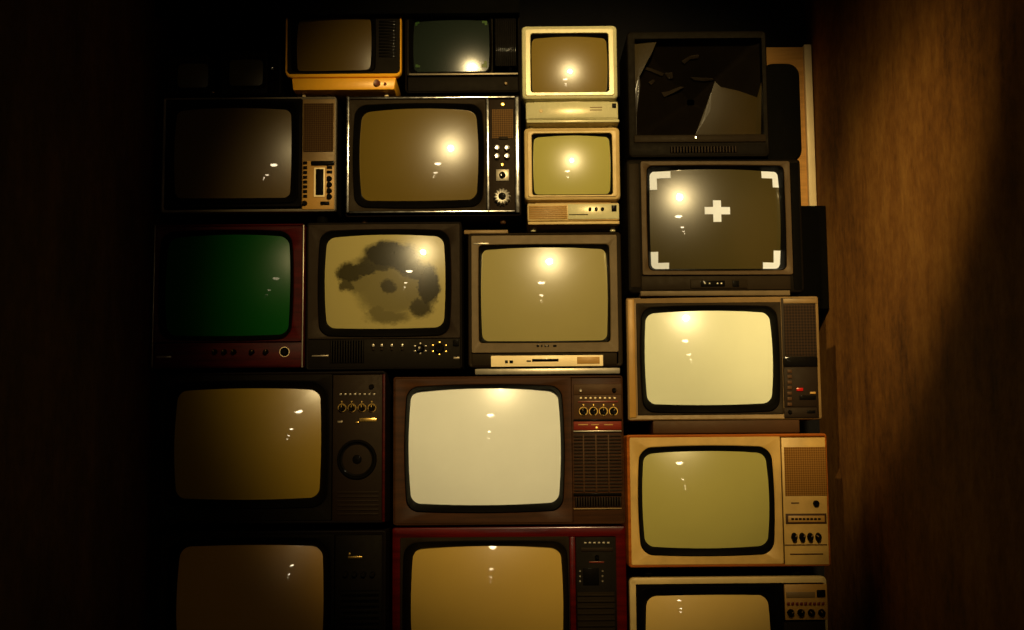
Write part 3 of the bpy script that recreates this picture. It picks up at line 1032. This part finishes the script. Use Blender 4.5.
# -------------------------------------------------------------------- top row
s = Set((285, 10, 402, 93.5), 'small yellow television on a narrow yellow base with one dark red knob', yf=-.005)
s.case(M['yellow'], 0.008, body=M['black'], rect=(285.3, 10, 401.5, 77.2), r=.02, depth=.2, inner=(287.3, 13, 399.8, 73.6), back=.32, rin=.014)
s.tube((296, 17, 371.5, 71), crt('screen_glass_dim_brown', (84, 64, 18), .27, .25, .7), .65, .03, .014, apex=(17, 10))
s.surround((291.5, 14, 375.5, 71.8), M['gloss'], .015, .012)
s.mask((287.3, 13, 399.8, 73.6), (291.5, 14, 375.5, 71.8), M['black'], .015, .012, ro=.012)
s.slats('speaker_grille', (379, 20, 396, 58), .003, M['gloss'], 12)
x0, z0, x1, z1 = s.R((291.8, 78, 396, 90))
bm = bmesh.new()
bm_box(bm, x0, x1, -.002, .18, z0, z1, .003)
for v in bm.verts:
    if v.co.z < (z0 + z1) / 2:
        v.co.x *= .972
mesh_obj('base', bm, M['yellow'], s.root)
s.box('neck', (300, 76, 390, 79), -.012, M['dred'], .001, back=.16)
s.knob('knob', 377, 83.6, 3.4, M['dred'], .012, .002)
s.knob('knob', 385.3, 84.3, 1.4, M['red'], .008, .002)
s.feet((302, 385.5), 90, 93.5, 2.2, M['cream'])

s = Set((405, 11, 520, 92.8), 'black television with greenish screen and four small green corner spots, beside the yellow set')
s.case(M['black'], 0.006, r=.012, depth=.22, back=.33)
s.tube((413, 17.5, 489.5, 72), crt('screen_glass_blue_green', (30, 37, 29), .2), .6, .03, .014, apex=(4, 15))
s.surround((409, 14, 491.5, 74), M['gloss'], .015, .014)
s.mask((407, 12.5, 493, 75.5), (409, 14, 491.5, 74), M['black'], .015, .014)
s.slats('speaker_grille', (495, 18, 516, 66), .003, M['gloss'], 10, vert=True)
s.box('trim_line', (409, 73.6, 518, 75.4), .006, M['steel'], .0006)
s.box('lower_panel', (408, 77, 518, 91), .001, M['black'], .001)
s.knob('knob', 506, 84, 1.6, M['tan2'], .008, .001)
s.on_glass('corner_spot', [(415, 19.5, 419, 22), (415, 22, 417, 24)], M['green'], .0006)
s.on_glass('corner_spot', [(482, 19.5, 487, 22), (484.5, 22, 487, 24)], M['green'], .0006)
s.on_glass('corner_spot', [(415.5, 64, 418, 67), (418, 65, 420, 67)], M['green'], .0006)
s.on_glass('corner_spot', [(484, 61, 487, 64), (481.5, 64, 487, 67.5)], M['green'], .0006)

for rect, scr, lab in (((166, 54, 215, 95.5), (178, 64, 208.5, 88), 'tiny black portable television, farther left of two on the dim silver set'),
                       ((219.5, 50, 281, 95.8), (229.5, 60, 263, 86), 'tiny black portable television just left of the yellow set')):
    s = Set(rect, lab, yf=.03)
    s.case(M['black'], .005, depth=.14, r=.01, back=.24)
    s.tube(scr, crt('portable_glass', (70, 60, 18), .3, .15, .5), .4, .03, .01)
    a = (scr[0] - 2.5, scr[1] - 2.5, scr[2] + 2.5, scr[3] + 2.5)
    s.surround(a, M['gloss'], .02, .01)
    s.mask((rect[0] + 2, rect[1] + 2, (scr[2] + 4.5), rect[3] - 2), a, M['black'], .02, .01)
    s.box('control_panel', (scr[2] + 5, rect[1] + 2, rect[2] - 2, rect[3] - 2), .001, M['soot'])
    if rect[2] - rect[0] > 55:
        s.knob('knob', 273.3, 69.5, 1.9, M['chrome'], .01, .001)
        s.knob('knob', 273.3, 79, 2.2, M['gloss'], .01, .001)
        s.slats('speaker_grille', (269, 84, 278, 92), .003, M['gloss'], 5)
    else:
        s.knob('knob', 212, 90, .9, M['gloss'], .01, .001)
    if rect[2] - rect[0] < 55:
        bm = bmesh.new()
        c = s.pt(213.2, 92.6)
        bmesh.ops.create_uvsphere(bm, u_segments=16, v_segments=10, radius=.006, matrix=Matrix.Translation((c[0], -.004, c[1])))
        mesh_obj('glint_ball', bm, M['chrome'], s.root)  # chrome ball added for a glint at the set's lower corner

# -------------------------------------------- board and shadow block in the back corner
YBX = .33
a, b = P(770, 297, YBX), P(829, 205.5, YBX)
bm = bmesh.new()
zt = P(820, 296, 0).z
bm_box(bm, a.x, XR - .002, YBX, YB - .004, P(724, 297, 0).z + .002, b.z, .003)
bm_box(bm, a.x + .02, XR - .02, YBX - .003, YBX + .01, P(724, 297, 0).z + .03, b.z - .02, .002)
o = mesh_obj('shadow_block', bm, M['soot'])  # solid black block added in place of the sets' cast shadow
tag(o, 'added black block standing in for shadow behind the set with the white cross', 'box')

root = bpy.data.objects.new('plywood_board', None)
COL.objects.link(root)
YBD = .46
q0, q1 = P(735, 205.5, YBD), P(812, 47, YBD)
root.location = (q1.x, YBD, b.z)
tag(root, 'tan plywood board with cream edge batten standing upright in back right corner', 'board')
bm = bmesh.new()
bm_box(bm, P(735, 120, YBD).x - q1.x, P(806, 120, YBD).x - q1.x, 0, .018, 0.0015, q1.z - b.z, .001)
mesh_obj('panel', bm, M['board'], root)
bm = bmesh.new()
bm_box(bm, P(806.5, 120, YBD - .02).x - q1.x, P(814, 120, YBD - .02).x - q1.x, -.02, .018, 0.0015, q1.z - b.z + .003, .003)
mesh_obj('edge_batten', bm, M['cream'], root)

# ------------------------------------------------------------------ lamps
WARM = (1.0, 0.76, 0.36)
LA = Vector((.35, -3.6, 2.87))
TA = Vector((.215, 0, 1.57))


def spot(name, loc, target, energy, angle, blend, radius, col):
    l = bpy.data.lights.new(name, 'SPOT')
    l.energy = energy
    l.spot_size = math.radians(angle)
    l.spot_blend = blend
    l.shadow_soft_size = radius
    l.color = col
    o = bpy.data.objects.new(name, l)
    COL.objects.link(o)
    o.location = loc
    o.rotation_euler = (target - loc).to_track_quat('-Z', 'Y').to_euler()
    return o


def lamp_can(loc, target, label):
    """a black can on a stem, hung from the ceiling round its lamp"""
    root = bpy.data.objects.new('ceiling_spotlight', None)
    COL.objects.link(root)
    root.location = (loc.x, loc.y, ZC)
    tag(root, label, 'spotlight')
    dirn = (target - loc).normalized()
    bm = bmesh.new()
    n = 24
    e1 = dirn.orthogonal().normalized()
    e2 = dirn.cross(e1)
    rows = []
    base = loc - root.location
    for r, t in ((.052, -.05), (.054, .02), (.06, .02), (.06, -.1), (.03, -.13)):
        rows.append([bm.verts.new(base + dirn * t + e1 * r * math.cos(2 * PI * i / n) + e2 * r * math.sin(2 * PI * i / n)) for i in range(n)])
    for a_, b_ in zip(rows, rows[1:]):
        for i in range(n):
            bm.faces.new((a_[i], a_[(i + 1) % n], b_[(i + 1) % n], b_[i]))
    bm.faces.new(rows[-1])
    bm.faces.new(rows[0])
    mesh_obj('lamp_can', bm, M['soot'], root)
    pv = base - dirn * .1
    bm = bmesh.new()
    bm_box(bm, pv.x - .012, pv.x + .012, pv.y - .012, pv.y + .012, pv.z + .03, -.012, .002)
    mesh_obj('stem', bm, M['soot'], root)
    bm = bmesh.new()
    bm_box(bm, pv.x - .06, pv.x + .06, pv.y - .06, pv.y + .06, -.014, -.001, .004)
    mesh_obj('ceiling_plate', bm, M['soot'], root)


LB = Vector((-.62, -3.6, 2.87))
TB = Vector((XR, -.13, 1.48))
spot('spot_lamp', LA, TA, 690, 33, .7, .08, WARM)
spot('wall_spot_lamp', LB, TB, 450, 16, 1.0, .03, WARM)
lamp_can(LA, TA, 'black ceiling spotlight that lights the wall of televisions')
lamp_can(LB, TB, 'black ceiling spotlight turned towards the bare brown wall at right')

GL = glow('lamp_glow', (1.0, .80, .5), 48)
for yy in (-7.6, -16.0, -27.0, -40.0):
    root = bpy.data.objects.new('ceiling_downlight', None)
    COL.objects.link(root)
    root.location = (.1, yy, 2.95)
    tag(root, 'round warm downlight in row behind the viewer, seen as a dot in the screens', 'ceiling light', 'row of ceiling downlights')
    for nm, prof, mt in (('housing', [(.06, .2), (.22, .2), (.235, .0), (.222, -.006), (.218, .01)], M['soot']), ('lens', [(.216, .012), (.214, -.01), (.19, -.055), (.13, -.095), (.05, -.112)], GL)):
        bm = bmesh.new()
        bm_lathe(bm, 0, 0, prof, 28)
        for v in bm.verts:
            v.co = Vector((v.co.x, v.co.z, v.co.y))
        mesh_obj(nm, bm, mt, root)

# ------------------------------------------------------------------- world
w = bpy.data.worlds.new('world')
S.world = w
w.use_nodes = True
bg = w.node_tree.nodes['Background']
bg.inputs[0].default_value = (0, 0, 0, 1)
bg.inputs[1].default_value = 0

S.view_settings.view_transform = 'Standard'
S.view_settings.look = 'None'
S.view_settings.exposure = 0.0
S.view_settings.gamma = 1.0
S.view_settings.use_curve_mapping = False
